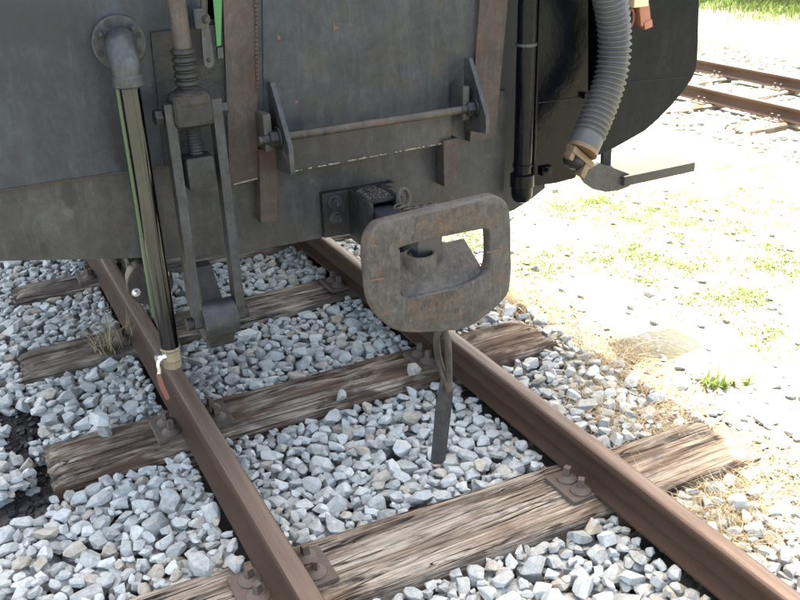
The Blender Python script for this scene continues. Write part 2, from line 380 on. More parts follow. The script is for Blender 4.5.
# ------------------------------------------------------------------ track
RX = .356; RTOP = .10
def rail(name, x, top, y0, y1, h, mat, label, group):
    hw = .021; fw = .038
    prof = [(-fw, 0), (fw, 0), (fw, .006), (.010, .016), (.006, .026), (.006, h - .034), (.010, h - .027), (hw - .002, h - .022), (hw, h - .018), (hw, h - .007), (hw - .003, h - .0025), (hw - .008, h),
            (-hw + .008, h), (-hw + .003, h - .0025), (-hw, h - .007), (-hw, h - .018), (-hw + .002, h - .022), (-.010, h - .027), (-.006, h - .034), (-.006, .026), (-.010, .016), (-fw, .006)]
    bm = bmesh.new(); n = int((y1 - y0) / .05); rows = []
    for j in range(n + 1):
        y = y0 + (y1 - y0) * j / n
        rows.append([bm.verts.new((x + px + .0007 * mnoise.noise((px * 90, y * 9, pz * 90)), y, top - h + pz + .0008 * mnoise.noise((pz * 70, y * 7, 5 + px * 60)))) for px, pz in prof])
    m = len(prof)
    for a, c in zip(rows, rows[1:]):
        for k in range(m): bm.faces.new((a[k], a[(k + 1) % m], c[(k + 1) % m], c[k]))
    bm.faces.new(rows[0]); bm.faces.new(rows[-1][::-1])
    o = new(name, bm, mat, None, True, 40); tag(o, label, 'rail', group); return o
rail('rail', -RX, RTOP, .1, 7.0, .084, 'rail', 'rusty rail passing below the drain valve and brake links', 'rails under the locomotive')
rail('rail', RX, RTOP, .1, 7.0, .084, 'rail', 'rusty rail passing below the coupling ring, shinier head', 'rails under the locomotive')
rail('siding_rail', 3.61, .0, .5, 9.0, .084, 'rail_far', 'rusty rail of the sunlit siding, on the side towards the locomotive', 'rails of the siding')
rail('siding_rail', 4.31, .0, .5, 9.0, .084, 'rail_far', 'rusty rail of the sunlit siding, on the side towards the hedge', 'rails of the siding')

def tie(name, x0, x1, ya, yb, wid, top, mat, seed, label, group, depth=.13, rails=(-RX, RX), bolts=True, railtop=RTOP):
    """ya, yb: centre line at the two ends"""
    bm = bmesh.new(); n = int((x1 - x0) / .012); hw = wid / 2
    cs = [(-1, -1), (-1, -.5), (-1, -.12), (-.985, -.03)] + [(-.96 + 1.92 * i / 22, 0) for i in range(23)] + [(.985, -.03), (1, -.12), (1, -.5), (1, -1)]
    rows = []
    for i in range(n + 1):
        t = i / n; x = x0 + (x1 - x0) * t; yc = ya + (yb - ya) * t; row = []
        endw = math.exp(-min(t, 1 - t) * (x1 - x0) / .02)
        for k, (a, zz) in enumerate(cs):
            g = mnoise.noise((x * 2.0 + seed, a * 7.0, seed * 3.1)); g2 = mnoise.noise((x * 5 + seed, a * 19.0, seed)); g3 = mnoise.noise((x * 1.1 - seed, a * 3.0, 9 + seed))
            crack = max(0, .13 - abs(g3)) / .13
            surf = .006 * g + .003 * g2 - .010 * crack ** 2
            if zz == 0:
                near = min(abs(x - rx) for rx in rails)
                if near < .10: surf *= max(0.0, (near - .06) / .04)
                z = top + surf - .012 * endw * (1 + mnoise.noise((a * 12, seed, 1)))
                if abs(a) > .85: z -= .006 * (abs(a) - .85) / .1 * (1.2 + mnoise.noise((x * 9, a * 3, seed + 4)))
                y = yc + a * hw
            else:
                z = top + zz * depth - .004; y = yc + a * hw * (1 + .04 * mnoise.noise((x * 4, zz * 9, seed + 7 + a)))
            xo = x + (mnoise.noise((a * 9, zz * 12, seed + (0 if t < .5 else 20))) * .012 if i in (0, n) else 0)
            row.append(bm.verts.new((xo, y, z)))
        rows.append(row)
    m = len(cs)
    for a, c in zip(rows, rows[1:]):
        for k in range(m - 1): bm.faces.new((a[k], a[k + 1], c[k + 1], c[k]))
    bm.faces.new(rows[0]); bm.faces.new(rows[-1][::-1])
    o = new(name, bm, mat, None, True, 50); tag(o, label, 'railway tie', group)
    if bolts:
        foot = railtop - .084
        for rx in rails:
            yc = ya + (yb - ya) * (rx - x0) / (x1 - x0)
            pb = box((rx, yc, (top + foot) / 2 + .001), (.19, .105, foot - top + .006)); bev(pb, .002)
            pl = new('tie_plate', pb, 'plate', o)
            for sx in (-1, 1):
                for sy in (-1, 1):
                    p = Vector((rx + sx * .058, yc + sy * .024 + .003 * sx, foot + .004))
                    sb = lathe(p, (0, 0, 1), [(0, .023), (.004, .0225), (.010, .013), (.012, .0105)], 18)
                    box(p + Vector((0, 0, .021)), (.0135, .0135, .022), sb, Matrix.Rotation(random.uniform(0, 1.5), 3, 'Z'))
                    new('screw_spike', sb, 'plate', pl)
    return o
T = .010; NG = 'ties under the locomotive'
tie('wooden_tie', -.70, .74, 1.285, 1.195, .188, T, 'woodC', 2.3, 'bleached wooden tie with long grain cracks in front of the dangling pin', NG)
tie('wooden_tie', -.70, .69, 1.900, 1.880, .188, T, 'woodB', 5.1, 'dark brown split tie passing directly behind the dangling pin', NG)
tie('wooden_tie', -.70, .70, 2.455, 2.495, .178, T, 'woodA', 8.7, 'grey brown tie lying under the brake crank roller', NG)
tie('wooden_tie', -.66, .70, 3.00, 2.98, .15, T - .004, 'woodA', 12.4, 'dim tie beneath the body edge, its end showing by the shaded stones', NG)
for i, (yy, lb) in enumerate(((4.62, 'siding tie half hidden behind the black side wing'), (4.08, 'siding tie whose end shows beside the black side wing'), (3.50, 'siding tie with its pale end lying among sunlit stones'), (2.92, 'siding tie at the open end of the sunlit siding'))):
    tie('siding_tie', 3.24, 4.70, yy, yy + .02, .17, -.086, 'woodC', 20 + i * 3.3, lb, 'ties of the siding', rails=(3.61, 4.31), railtop=0)

# ------------------------------------------------------------------ ballast stones
def stone_proto(i):
    rr = random.Random(100 + i); bm = bmesh.new(); bmesh.ops.create_cube(bm, size=2)
    for k in range(rr.randint(8, 11)):
        nrm = Vector((rr.gauss(0, 1), rr.gauss(0, 1), rr.gauss(0, 1))).normalized()
        g = bmesh.ops.bisect_plane(bm, geom=bm.verts[:] + bm.edges[:] + bm.faces[:], plane_co=nrm * rr.uniform(.66, .98), plane_no=nrm, clear_outer=True)
        es = [e for e in g['geom_cut'] if isinstance(e, bmesh.types.BMEdge)]
        if es: bmesh.ops.edgeloop_fill(bm, edges=es)
    bmesh.ops.remove_doubles(bm, verts=bm.verts, dist=.09)
    for v in bm.verts: v.co += Vector((rr.gauss(0, 1), rr.gauss(0, 1), rr.gauss(0, 1))) * .035
    bmesh.ops.bevel(bm, geom=bm.edges[:], offset=.055, segments=1, affect='EDGES', clamp_overlap=True)
    bmesh.ops.triangulate(bm, faces=bm.faces)
    co = np.array([v.co for v in bm.verts]); ext = np.abs(co).max(0)
    for v in bm.verts: v.co = Vector((v.co.x / ext[0], v.co.y / ext[1], v.co.z / ext[2]))
    bmesh.ops.recalc_face_normals(bm, faces=bm.faces)
    me = bpy.data.meshes.new('ballast_stone'); bm.to_mesh(me); bm.free(); me.materials.append(M['stone']); return me
PROT = [stone_proto(i) for i in range(36)]
PV = [np.array([v.co for v in m.vertices]) for m in PROT]; PF = [np.array([p.vertices[:] for p in m.polygons]) for m in PROT]

G = .005; X0, X1, Y0_, Y1_ = -1.55, 1.15, .35, 3.5
gw, gh = int((X1 - X0) / G), int((Y1_ - Y0_) / G)
xs = X0 + (np.arange(gw) + .5) * G; ys = Y0_ + (np.arange(gh) + .5) * G
H = np.zeros((gw, gh)) - .078
H += (.060 * np.clip((xs - .64) / .16, 0, 1))[:, None]
H += rng.normal(0, .002, H.shape)
def block(xa, xb, ya, yb, z):
    H[int((xa - X0) / G):int((xb - X0) / G), max(0, int((ya - Y0_) / G)):int((yb - Y0_) / G)] = z
for (xa, xb, c0, c1, w) in ((-.70, .74, 1.285, 1.195, .188), (-.70, .69, 1.90, 1.88, .188), (-.70, .70, 2.455, 2.495, .178), (-.66, .70, 3.0, 2.98, .15)):
    for i in range(40):
        t0 = i / 40; yc = c0 + (c1 - c0) * t0
        block(xa + (xb - xa) * t0, xa + (xb - xa) * (t0 + 1 / 40), yc - w / 2, yc + w / 2, .012)
for rx in (-RX, RX): block(rx - .035, rx + .035, Y0_, Y1_, .3)
bigs, placed = [], []
def drop(n, smin, smax, xr, yr, tries, zmax, dens=None):
    for _ in range(n):
        s = (rng.random() ** 1.5) * (smax - smin) + smin
        ax = np.array([s * rng.uniform(.95, 1.35), s * rng.uniform(.75, 1.0), s * rng.uniform(.5, .8)]) / 2
        yaw = rng.uniform(0, math.pi); m = int(ax[0] / G) + 1
        gi = (np.arange(-m, m + 1) * G); A, B = np.meshgrid(gi, gi, indexing='ij')
        u_ = (A * math.cos(yaw) + B * math.sin(yaw)) / ax[0]; w_ = (-A * math.sin(yaw) + B * math.cos(yaw)) / ax[1]
        q = u_ ** 2 + w_ ** 2; ok = q < 1; hgt = np.where(ok, np.maximum(0, 1 - q) ** .5, 0) * ax[2] * .86
        best = None
        for _t in range(tries):
            x = rng.uniform(*xr); y = rng.uniform(*yr)
            if dens is not None and rng.random() > dens(x, y): continue
            i, j = int((x - X0) / G), int((y - Y0_) / G)
            if i < m or j < m or i >= gw - m or j >= gh - m: continue
            hp = H[i - m:i + m + 1, j - m:j + m + 1]
            z = (hp + hgt)[ok].max()
            if best is None or z < best[0]: best = (z, x, y, i, j)
        if best is None or best[0] > zmax: continue
        z, x, y, i, j = best
        hp = H[i - m:i + m + 1, j - m:j + m + 1]; hp[ok] = np.maximum(hp[ok], (z + hgt)[ok])
        placed.append((x, y, z, ax, yaw, rng.integers(len(PROT)), rng.normal(0, .22), rng.normal(0, .22)))
def dens(x, y):
    d = 1.0
    if x > .60: d *= max(0, 1 - (x - .60) / (.18 if y > 1.3 else .10))
    if x < -.69 and 1.72 < y < 2.45 and mnoise.noise((x * 8, y * 8, 2)) > -.12: d = 0
    return d
drop(1300, .040, .060, (X0, X1), (Y0_, Y1_), 6, -.008, dens)
drop(15000, .024, .048, (X0, X1), (Y0_, Y1_), 7, -.004, dens)
drop(7000, .014, .028, (X0, X1), (Y0_, Y1_), 7, -.004, dens)
for rx in (-RX, RX):
    for sd_ in (-1, 1):
        a_, b_ = sorted((rx + sd_ * .043, rx + sd_ * .095))
        drop(750, .016, .040, (a_, b_), (Y0_, 3.3), 5, .004)
for (xa, xb, yc_, w_) in ((-.72, .75, 1.24, .188), (-.72, .7, 1.89, .188), (-.72, .7, 2.475, .178)):
    for sd_ in (-1, 1): drop(500, .014, .034, (xa, xb), tuple(sorted((yc_ + sd_ * (w_ / 2 + .005), yc_ + sd_ * (w_ / 2 + .07)))), 5, -.012)
drop(30, .03, .05, (X0, .9), (Y0_, 2.6), 1, .06)

def in_view(x, y, z):
    c = RW.T @ (np.array([x, y, z]) - CAM); return 400 + F_PX * c[0] / c[2], 300 + F_PX * c[1] / c[2], c[2]
def shown(x, y):
    u_, v_, d = in_view(x, y, -.02)
    return 0 < u_ < 800 and 262 < v_ < 600, d
order = sorted(range(len(placed)), key=lambda k: -(placed[k][3][0] / shown(placed[k][0], placed[k][1])[1]) if shown(placed[k][0], placed[k][1])[0] else 9)
front = set(order[:300])
groups = {'small': [[], [], 0], 'mass': [[], [], 0]}
stones = []
for k, (x, y, z, ax, yaw, pi, tx, ty) in enumerate(placed):
    rot = Matrix.Rotation(yaw, 3, 'Z') @ Matrix.Rotation(tx, 3, 'X') @ Matrix.Rotation(ty, 3, 'Y')
    if k in front:
        stones.append((Vector((x, y, z)), rot, ax, pi))
    else:
        Rm = np.array(rot); v = (PV[pi] * ax) @ Rm.T + [x, y, z]
        g = groups['small' if ax[1] < .0135 else 'mass']
        g[0].append(v); g[1].append(PF[pi] + g[2]); g[2] += len(v)
def joined(name, g, mat, parent=None):
    me = bpy.data.meshes.new(name); me.from_pydata(np.concatenate(g[0]).tolist(), [], np.concatenate(g[1]).tolist()); me.materials.append(M[mat])
    o = bpy.data.objects.new(name, me); COL.objects.link(o); o.parent = parent; return o
ballast = tag(joined('ballast_bed', groups['small'], 'stone'), 'grey crushed limestone ballast filling the track between the ties', 'ballast', kind='structure')
tag(joined('ballast_stones', groups['mass'], 'stone', ballast), kind='stuff')
for p, rot, ax, pi in stones:
    o = bpy.data.objects.new('ballast_stone', PROT[pi]); COL.objects.link(o); o.parent = ballast
    o.matrix_local = Matrix.Translation(p) @ rot.to_4x4() @ Matrix.Diagonal((*ax, 1))

def scatter_pebbles(name, n, xr, yr, smin, smax, label, fn=None, mat='pebble', cat='gravel'):
    V, Fc, off = [], [], 0
    for _ in range(n):
        x, y = rng.uniform(*xr), rng.uniform(*yr)
        if fn is not None and rng.random() > fn(x, y): continue
        s = smin + (smax - smin) * rng.random() ** 2.5; pi = rng.integers(8)
        ax = np.array([s * rng.uniform(.9, 1.4), s, s * rng.uniform(.5, .8)]) / 2
        rot = np.array(Matrix.Rotation(rng.uniform(0, 6.28), 3, 'Z') @ Matrix.Rotation(rng.normal(0, .3), 3, 'X'))
        v = (PV[pi] * ax) @ rot.T + [x, y, gz(x, y) + ax[2] * .35]; V.append(v); Fc.append(PF[pi] + off); off += len(v)
    me = bpy.data.meshes.new(name); me.from_pydata(np.concatenate(V).tolist(), [], np.concatenate(Fc).tolist()); me.materials.append(M[mat])
    o = bpy.data.objects.new(name, me); COL.objects.link(o); return tag(o, label, cat, kind='stuff')
scatter_pebbles('loose_gravel', 12000, (.62, 2.4), (.55, 4.0), .006, .030, 'loose small gravel strewn over the sunlit path beside the track',
                lambda x, y: max(.10, 1 - abs(x - .76) * 3.4) * .8)
scatter_pebbles('coal_crumbs', 900, (-1.0, -.69), (1.72, 2.45), .005, .022, 'black coal crumbs and oily dirt among the stones beside the tie end', None, 'dark', 'coal')
scatter_pebbles('siding_ballast', 6500, (2.9, 5.1), (1.5, 7.5), .02, .05, 'pale ballast stones around the sunlit siding rails',
                lambda x, y: (0 if min(abs(x - 3.61), abs(x - 4.31)) < .05 else 1) * (1 if x < 4.5 else .5), 'stone', 'ballast')

# ------------------------------------------------------------------ locomotive
loco = empty('locomotive', (0, 1.6, .10))
tag(loco, 'weathered blue grey locomotive end with coupling, pipes and ribbed hose, standing on the track', 'locomotive')
EY = 1.600
NEG = Vector((0, -1, 0))
# main mass behind the end plates
out = [(-.95, .81), (-.64, .655), (-.28, .575), (.30, .575), (.64, .655), (.95, .81), (.955, 1.6), (.955, 2.8), (-.955, 2.8), (-.955, 1.6)]
new('body_shell', prism([Vector((x, 1.672, z)) for x, z in out], Vector((0, 3.6, 0))), 'black', loco)
for sx in (-1, 1):
    bm = box((sx * .235, 3.9, .42), (.02, 2.3, .34)); bev(bm, .003); fr = new('side_frame', bm, 'dark', loco)
for wy in (3.35, 4.45):
    new('axle', tube([(-.36, wy, .40), (.36, wy, .40)], .04, 16), 'dark', loco, True)
    for sx in (-1, 1):
        new('wheel', lathe((sx * .315, wy, .40), (sx, 0, 0), [(0, .325), (.012, .325), (.016, .305), (.07, .300), (.075, .285), (.075, .24), (.055, .23), (.055, .08), (.08, .07), (.08, 0.001)], 40), 'dark', loco, True, 30)
# lower beam and the panels
sheet('lower_beam', [(-90, 267), (0, 261), (120, 258.5), (200, 256), (240, 253), (285, 245), (325, 237), (400, 226), (503, 210), (507, 90), (-90, 190)], EY, .05, 'beam', loco, .0015)
up = sheet('upper_panel', [(-90, 204), (0, 190.5), (80, 178), (166, 165), (163, 95), (206, 88), (209, -60), (-90, -60)], EY - .010, .012, 'panel', loco)
seam = [hit(x, y, 1, EY - .0115) for x, y in ((-90, 204.5), (0, 191), (80, 178.5), (164, 166))]
new('seam_bead', tube(smooth_path(seam, 10), .0014, 6), 'brown', up, True)
sheet('backing_plate', [(150.5, 33), (222, 24), (231, 158), (165.5, 166)], EY - .0165, .008, 'grease', loco, .001)
sheet('filler_plate', [(209, 20), (224, 18), (226, 90), (214, 92)], EY - .006, .01, 'dark', loco, .0008)
bm = prism(pxpoly([(210, -40), (223, -40), (221, 45), (217, 46.5)], EY - .022), Vector((0, .004, 0))); new('green_strip', bm, 'green', loco)
# central door between two flanges
door = sheet('door_plate', [(250, -60), (512, -60), (508, 0), (499, 100), (470, 118), (280, 150), (250, 155)], 1.588, .02, 'door', loco)
sheet('door_patch', [(262, -40), (300, -40), (302, 40), (304, 128), (264, 134)], 1.5855, .004, 'panel', door, .0008)
lf = sheet('left_flange', [(221, -60), (256, -60), (258, 178), (254, 181), (233, 185), (230, 182)], 1.576, .022, 'brown', loco, .003)
sheet('right_flange', [(484, -60), (512, -60), (508, 0), (495.5, 134), (492, 138), (470, 142)], 1.578, .022, 'brown', loco, .003)
bm = bmesh.new()
for i in range(26):
    p = hit(255.4 + .08 * i + random.uniform(-.5, .5), -20 + 4.3 * i, 1, 1.575); lathe(p + Vector((0, .002, 0)), (0, -1, 0), [(0, .0042), (.003, .0036), (.0045, .0015)], 8, bm)
new('weld_bead', bm, 'brown', lf, True)
# lower flap with its chipped bright edge
fl = sheet('lower_flap', [(286, 139), (451, 113), (451, 143), (287, 173.5)], 1.572, .014, 'beam', loco, .0012)
bm = bmesh.new(); a, b2 = hit(288, 172.6, 1, 1.5715), hit(450, 142.3, 1, 1.5715)
for i in range(190):
    t = i / 190
    if mnoise.noise((t * 17, 3, 0)) + .5 * mnoise.noise((t * 60, 2, 0)) < -.05: continue
    h_ = .0008 + .0048 * abs(mnoise.noise((t * 70, 1, 7)))
    p = a.lerp(b2, t + .002); box((p.x, p.y, p.z + h_ * .4), (random.uniform(.0012, .0032), .0014, h_), bm)
new('chipped_edge', bm, 'chip', fl)
bm = bmesh.new(); a, b2 = hit(234, 184.6, 1, 1.5755), hit(257, 178.6, 1, 1.5755)
for i in range(14):
    h_ = .0015 + .003 * abs(mnoise.noise((i * .7, 4, 2))); p = a.lerp(b2, (i + .5) / 14); box((p.x, p.y, p.z + h_ * .2), (.0045, .0016, h_), bm)
new('chipped_edge', bm, 'chip', lf)
# cross rod, gussets, nuts, hangers
ra, rb = hit(284, 137, 1, 1.535), hit(464, 107.5, 1, 1.535); rb.z = ra.z
new('cross_rod', tube([ra - Vector((.05, 0, 0)), rb + Vector((.05, 0, 0))], .0082, 14), 'rod', loco, True)
for side, (tp, lo, bot) in enumerate((((267, 82), (288.5, 148), (287, 172)), ((464, 58), (486, 118), (484, 133)))):
    top = hit(*tp, 1, 1.578); x = top.x
    f1, f2 = hit(*lo, 0, x), hit(*bot, 0, x)
    pts = [top, Vector((x, 1.560, top.z + .002)), f1, Vector((x, f1.y, f2.z)), Vector((x, 1.578, f2.z - .01))]
    bm = prism(pts, Vector((.009, 0, 0))); bev(bm, .0012); gs = new('gusset', bm, 'link', loco, True)
    xs_ = -1 if side == 0 else -1
    rc = ra if side == 0 else rb
    c = Vector((x, 1.535, ra.z))
    hb = bmesh.new()
    lathe(c + Vector((xs_ * .002, 0, 0)), (xs_, 0, 0), [(0, .021), (.004, .021)], 20, hb); lathe(c + Vector((xs_ * .006, 0, 0)), (xs_, 0, 0), [(0, .016), (.014, .016), (.016, .013)], 6, hb)
    lathe(c + Vector((xs_ * .022, 0, 0)), (xs_, 0, 0), [(0, .010), (.014, .009)], 12, hb)
    new('nut', hb, 'grease', gs, True)
    ear = bmesh.new(); box((x + xs_ * .022, 1.558, ra.z + .012), (.016, .05, .07), ear); bev(ear, .003); new('lug', ear, 'beam', gs, True)
for pts in ([(259.5, 150), (277, 147), (277, 221), (261, 223.5)], [(443.5, 141), (458.5, 138), (457, 184), (444.5, 187)]):
    sheet('hanger_bar', pts, 1.564, .034, 'brown', loco, .002)

# ---- coupler
cp = sheet('coupler_bracket', [(322, 194), (394, 182), (398, 226), (325, 238)], 1.585, .018, 'grease', loco, .002)
for p in ((334.5, 201.5), (336, 218), (388, 190)):
    new('bolt', hexbolt(hit(*p, 1, 1.585), NEG, .0105, .012), 'link', cp, True)
bm = bmesh.new()
CZ = .592
for sx in (-1, 1): box((sx * .034 + .004, 1.535, CZ), (.010, .10, .105), bm)
box((.004, 1.545, CZ - .050), (.058, .08, .010), bm); box((.004, 1.545, CZ + .046), (.058, .08, .008), bm)
bev(bm, .0015); new('draw_pocket', bm, 'grease', cp, True)
bm = bmesh.new()
for i in range(170):
    s = random.uniform(.002, .0055); lathe((.004 + random.uniform(-.026, .026), random.uniform(1.51, 1.58), CZ + .0500), (0, 0, 1), [(0, s * .6), (s * .5, s * .5), (s * .8, s * .15)], 5, bm)
tag(new('rust_flakes', bm, 'rustpatch', cp), kind='stuff')
bm = box((.004, 1.44, CZ - .004), (.052, .26, .072)); bev(bm, .004); new('shank', bm, 'shank', cp, True)
HY = 1.258                                        # front face of the ring
def ringpts(px, Y): return pxpoly(px, Y)
outer_px = [(384, 222.5), (440, 209), (487, 197.6), (498, 197), (506, 202), (510.5, 214), (512, 250), (510.5, 287), (505, 299), (494, 310), (474, 325), (462, 329.5), (440, 332.5), (410, 333), (393, 329), (380, 319), (372, 304), (368.5, 285), (366.5, 250), (369.5, 236), (375, 227.5)]
inner_px = [(403, 246.5), (440, 238.5), (476, 230.5), (487, 229.5), (490, 234), (490.5, 250), (489.5, 266), (484, 275), (462, 285), (440, 291), (415, 297), (405, 297.5), (402, 293), (401, 275), (401, 252)]
def loop_smooth(P, n=4):
    out = []; m = len(P)
    for i in range(m):
        p0, p1, p2, p3 = P[i - 1], P[i], P[(i + 1) % m], P[(i + 2) % m]
        for k in range(n):
            t = k / n; out.append(.5 * ((2 * p1) + (p2 - p0) * t + (2 * p0 - 5 * p1 + 4 * p2 - p3) * t * t + (3 * p1 - p0 - 3 * p2 + p3) * t ** 3))
    return out
def resample(P, n):
    P = P + [P[0]]; L = [0]
    for a, c in zip(P, P[1:]): L.append(L[-1] + (c - a).length)
    out = []
    for i in range(n):
        s = L[-1] * i / n; k = max(j for j in range(len(L) - 1) if L[j] <= s); out.append(P[k].lerp(P[k + 1], (s - L[k]) / max(1e-9, L[k + 1] - L[k])))
    return out
def start_at(P, c):
    k = min(range(len(P)), key=lambda i: math.atan2(P[i].z - c.z, P[i].x - c.x) % (2 * math.pi)); Q = P[k:] + P[:k]
    return Q
def ring_mesh(op, ip, n, prof_o, prof_i):
    """bands between an outer and an inner loop; profiles: (depth, inset)"""
    cen = sum(ip, Vector()) / len(ip)
    def by_angle(P):
        P = loop_smooth(P, 6); res = []
        ang = [math.atan2(p.z - cen.z, p.x - cen.x) for p in P]
        for i in range(n):
            a = -math.pi + 2 * math.pi * (i + .5) / n
            best = None
            for k in range(len(P)):
                a0, a1 = ang[k], ang[(k + 1) % len(P)]; d = (a1 - a0 + math.pi) % (2 * math.pi) - math.pi; e = (a - a0 + math.pi) % (2 * math.pi) - math.pi
                if d != 0 and 0 <= e / d <= 1: best = P[k].lerp(P[(k + 1) % len(P)], e / d); break
            res.append(best if best else P[min(range(len(P)), key=lambda k: abs(ang[k] - a))])
        return res
    O, I = by_angle(op), by_angle(ip); bm = bmesh.new(); rings = []
    for d, ins in prof_o: rings.append([bm.verts.new(p + (cen - p).normalized() * ins + Vector((0, d, 0))) for p in O])
    for d, ins in prof_i: rings.append([bm.verts.new(p - (cen - p).normalized() * ins + Vector((0, d, 0))) for p in I])
    for r_ in range(len(rings)):
        a, c = rings[r_], rings[(r_ + 1) % len(rings)]
        for k in range(n): bm.faces.new((a[k], a[(k + 1) % n], c[(k + 1) % n], c[k]))
    for v in bm.verts: v.co += Vector((mnoise.noise(v.co * 30), mnoise.noise(v.co * 31 + Vector((5, 0, 0))), mnoise.noise(v.co * 29 + Vector((0, 7, 0))))) * .0012
    return bm
D = .028
rg = new('coupling_ring', ring_mesh(ringpts(outer_px, HY), ringpts(inner_px, HY), 120, [(D, .004), (D - .004, 0), (.004, 0), (.001, .002), (0, .005)], [(0, .004), (.001, .0015), (.004, 0), (D - .003, 0), (D, .003)]), 'ring', cp, True, 45)
# sloping throat behind the opening, pin boss, rear web
th = [hit(401, 297, 1, HY + .012), hit(486, 276, 1, HY + .012)]
xl, xr = th[0].x + .002, th[1].x - .004; zb = min(th[0].z, th[1].z)
pts = [Vector((xl, HY + .006, zb - .002)), Vector((xl, HY + .014, zb + .010)), Vector((xl, HY + .085, zb + .052)), Vector((xl, HY + .10, zb + .046)), Vector((xl, HY + .10, zb - .02)), Vector((xl, HY + .04, zb - .03))]
bm = prism(pts, Vector((xr - xl, 0, 0))); bev(bm, .003); new('throat_plate', bm, 'ring', cp, True)
pc = hit(420, 262, 1, HY + .058); pc.z = zb + .016
new('pin_boss', lathe(pc, (0, 0, 1), [(0, .031), (.036, .031), (.040, .029), (.040, .0245), (.012, .024), (.011, .001)], 28), 'ring', cp, True)
bm = box((.004, HY + .135, CZ - .012), (.11, .04, .085)); bev(bm, .008); new('rear_web', bm, 'shank', cp, True)
for pp in ([(417, 217.5), (478, 203), (481, 224), (414, 240.5)], [(406, 300.5), (436, 294.5), (468, 287.5), (462, 319), (420, 326), (408, 322)]):
    pp = [(p_[0] + random.uniform(-1.3, 1.3), p_[1] + random.uniform(-1, 1)) for k_ in range(len(pp)) for t_ in range(5) for p_ in [(pp[k_][0] + (pp[(k_ + 1) % len(pp)][0] - pp[k_][0]) * t_ / 5, pp[k_][1] + (pp[(k_ + 1) % len(pp)][1] - pp[k_][1]) * t_ / 5)]]
    bm = prism(pxpoly(pp, HY - .0006), Vector((0, .003, 0))); bev(bm, .0006); new('rust_patch', bm, 'rustpatch', cp, True)
bm = bmesh.new(); cr_ = hit(403.5, 198, 1, 1.40)
torus(cr_, (.25, -1, .1), .0165, .0042, bm=bm, sx=.8, sy=1.05); new('lifting_ring', bm, 'rod', cp, True)
bm = bmesh.new(); pth = [hit(399, 207, 1, 1.385), hit(408, 209, 1, 1.375), hit(420, 207, 1, 1.365), hit(432, 205, 1, 1.355)]
for i, p in enumerate(smooth_path(pth, 3)):
    torus(p, (0, .4, 1) if i % 2 else (0, 1, -.3), .0075, .0022, 14, 6, bm, sx=1.25, sy=.75, xdir=(1, 0, 0))
new('chain', bm, 'rod', cp, True)

for nm, pp in (('paint_mark', [(333, 17), (334, 17), (334.5, 34), (333.4, 34)]), ('paint_mark', [(334.2, 25), (340, 28), (334.4, 30)]), ('paint_mark', [(277, 36), (280, 35), (280.5, 39), (278, 40)]), ('paint_mark', [(294, 101), (298, 100), (298.5, 103), (295, 104)])):
    new(nm, prism(pxpoly(pp, 1.5850 if pp[0][0] < 310 else 1.5872), Vector((0, .0012, 0))), 'orange', door)
for pp in ([(370, 244), (379, 246), (379, 247.4), (370, 245.4)], [(371, 280), (384, 277.5), (384, 279), (371, 281.5)], [(487, 252), (508, 247), (508, 248.4), (487, 253.5)], [(410, 329), (422, 331), (422, 332), (410, 330.4)]):
    new('paint_mark', prism(pxpoly(pp, HY - .0012), Vector((0, .003, 0))), 'redmark', cp)

# ---- dangling coupling pin
pin = empty('coupling_pin', hit(437, 464, 1, 1.285))
tag(pin, 'flat steel coupling pin dangling on a rusty shackle below the coupling ring', 'coupling pin')
t0, t1, t2 = hit(441, 333, 1, 1.283), hit(446, 384, 1, 1.285), hit(437.5, 463, 1, 1.285)
dv = (t2 - t1).normalized(); sidev = Vector((1, 0, .0)); sidev = (sidev - dv * sidev.dot(dv)).normalized()
w0, w1 = .0095, .0155
bp = [t1 - dv * .012 - sidev * w0, t1 - dv * .012 + sidev * w0, t1 + dv * .03 + sidev * w1, t2 + sidev * w1 * .95 - dv * .008, t2 + sidev * w1 * .5, t2 - sidev * w1 * .85 - dv * .003, t1 + dv * .035 - sidev * w1]
bm = prism([p + Vector((0, -.006, 0)) for p in bp], Vector((0, .012, 0))); bev(bm, .0022); new('pin_blade', bm, 'link', pin, True)
bm = bmesh.new()
for sgn in (-1, 1):
    pts = smooth_path([t0 + Vector((.002, .004 * sgn, .012)), t0 + Vector((.002 + .008 * sgn, -.006 * sgn, -.012)), t0.lerp(t1, .55) + Vector((.005 * sgn, -.010 * sgn, 0)), t1 + Vector((.002 * sgn, -.008, .002)), t1 + dv * .01 + Vector((0, -.008, 0))], 6)
    tube(pts, .0068, 10, bm)
new('shackle', bm, 'rod', pin, True)
bm = torus(t0 + Vector((0, .006, .002)), (1, .3, .1), .013, .004, 22, 8); new('shackle_ring', bm, 'brown', pin, True)

# ---- drain pipe with valve
dp = tag(empty_part := new('pipe_flange', lathe(hit(118.5, 42.5, 1, EY - .0105), NEG, [(0, .0455), (.008, .0455), (.010, .0435), (.010, .001)], 40), 'fitting', loco, True, 30))
fc = hit(118.5, 42.5, 1, EY - .0205)
for ang in (150, 40, 265):
    p = fc + Vector((math.cos(R_(ang)) * .034, 0, math.sin(R_(ang)) * .034)); new('bolt', hexbolt(p, NEG, .0065, .007), 'fitting', dp, True)
for ang in (110, 15, 330, 205):
    p = fc + Vector((math.cos(R_(ang)) * .035, -.0006, math.sin(R_(ang)) * .035)); new('bolt_hole', lathe(p, NEG, [(0, .0062), (.0004, .0062)], 12), 'dark', dp)
pt, pb_ = hit(131, 85, 1, 1.512), hit(168.5, 348, 1, 1.512); pb_.x = pt.x = (pt.x + pb_.x) / 2
ez = fc.z + .001
ep = smooth_path([fc + Vector((0, .002, 0)), fc + Vector((.001, -.028, .004)), Vector((pt.x, 1.530, ez - .004)), Vector((pt.x, 1.513, ez - .026)), Vector((pt.x, 1.512, pt.z + .012)), pt], 5)
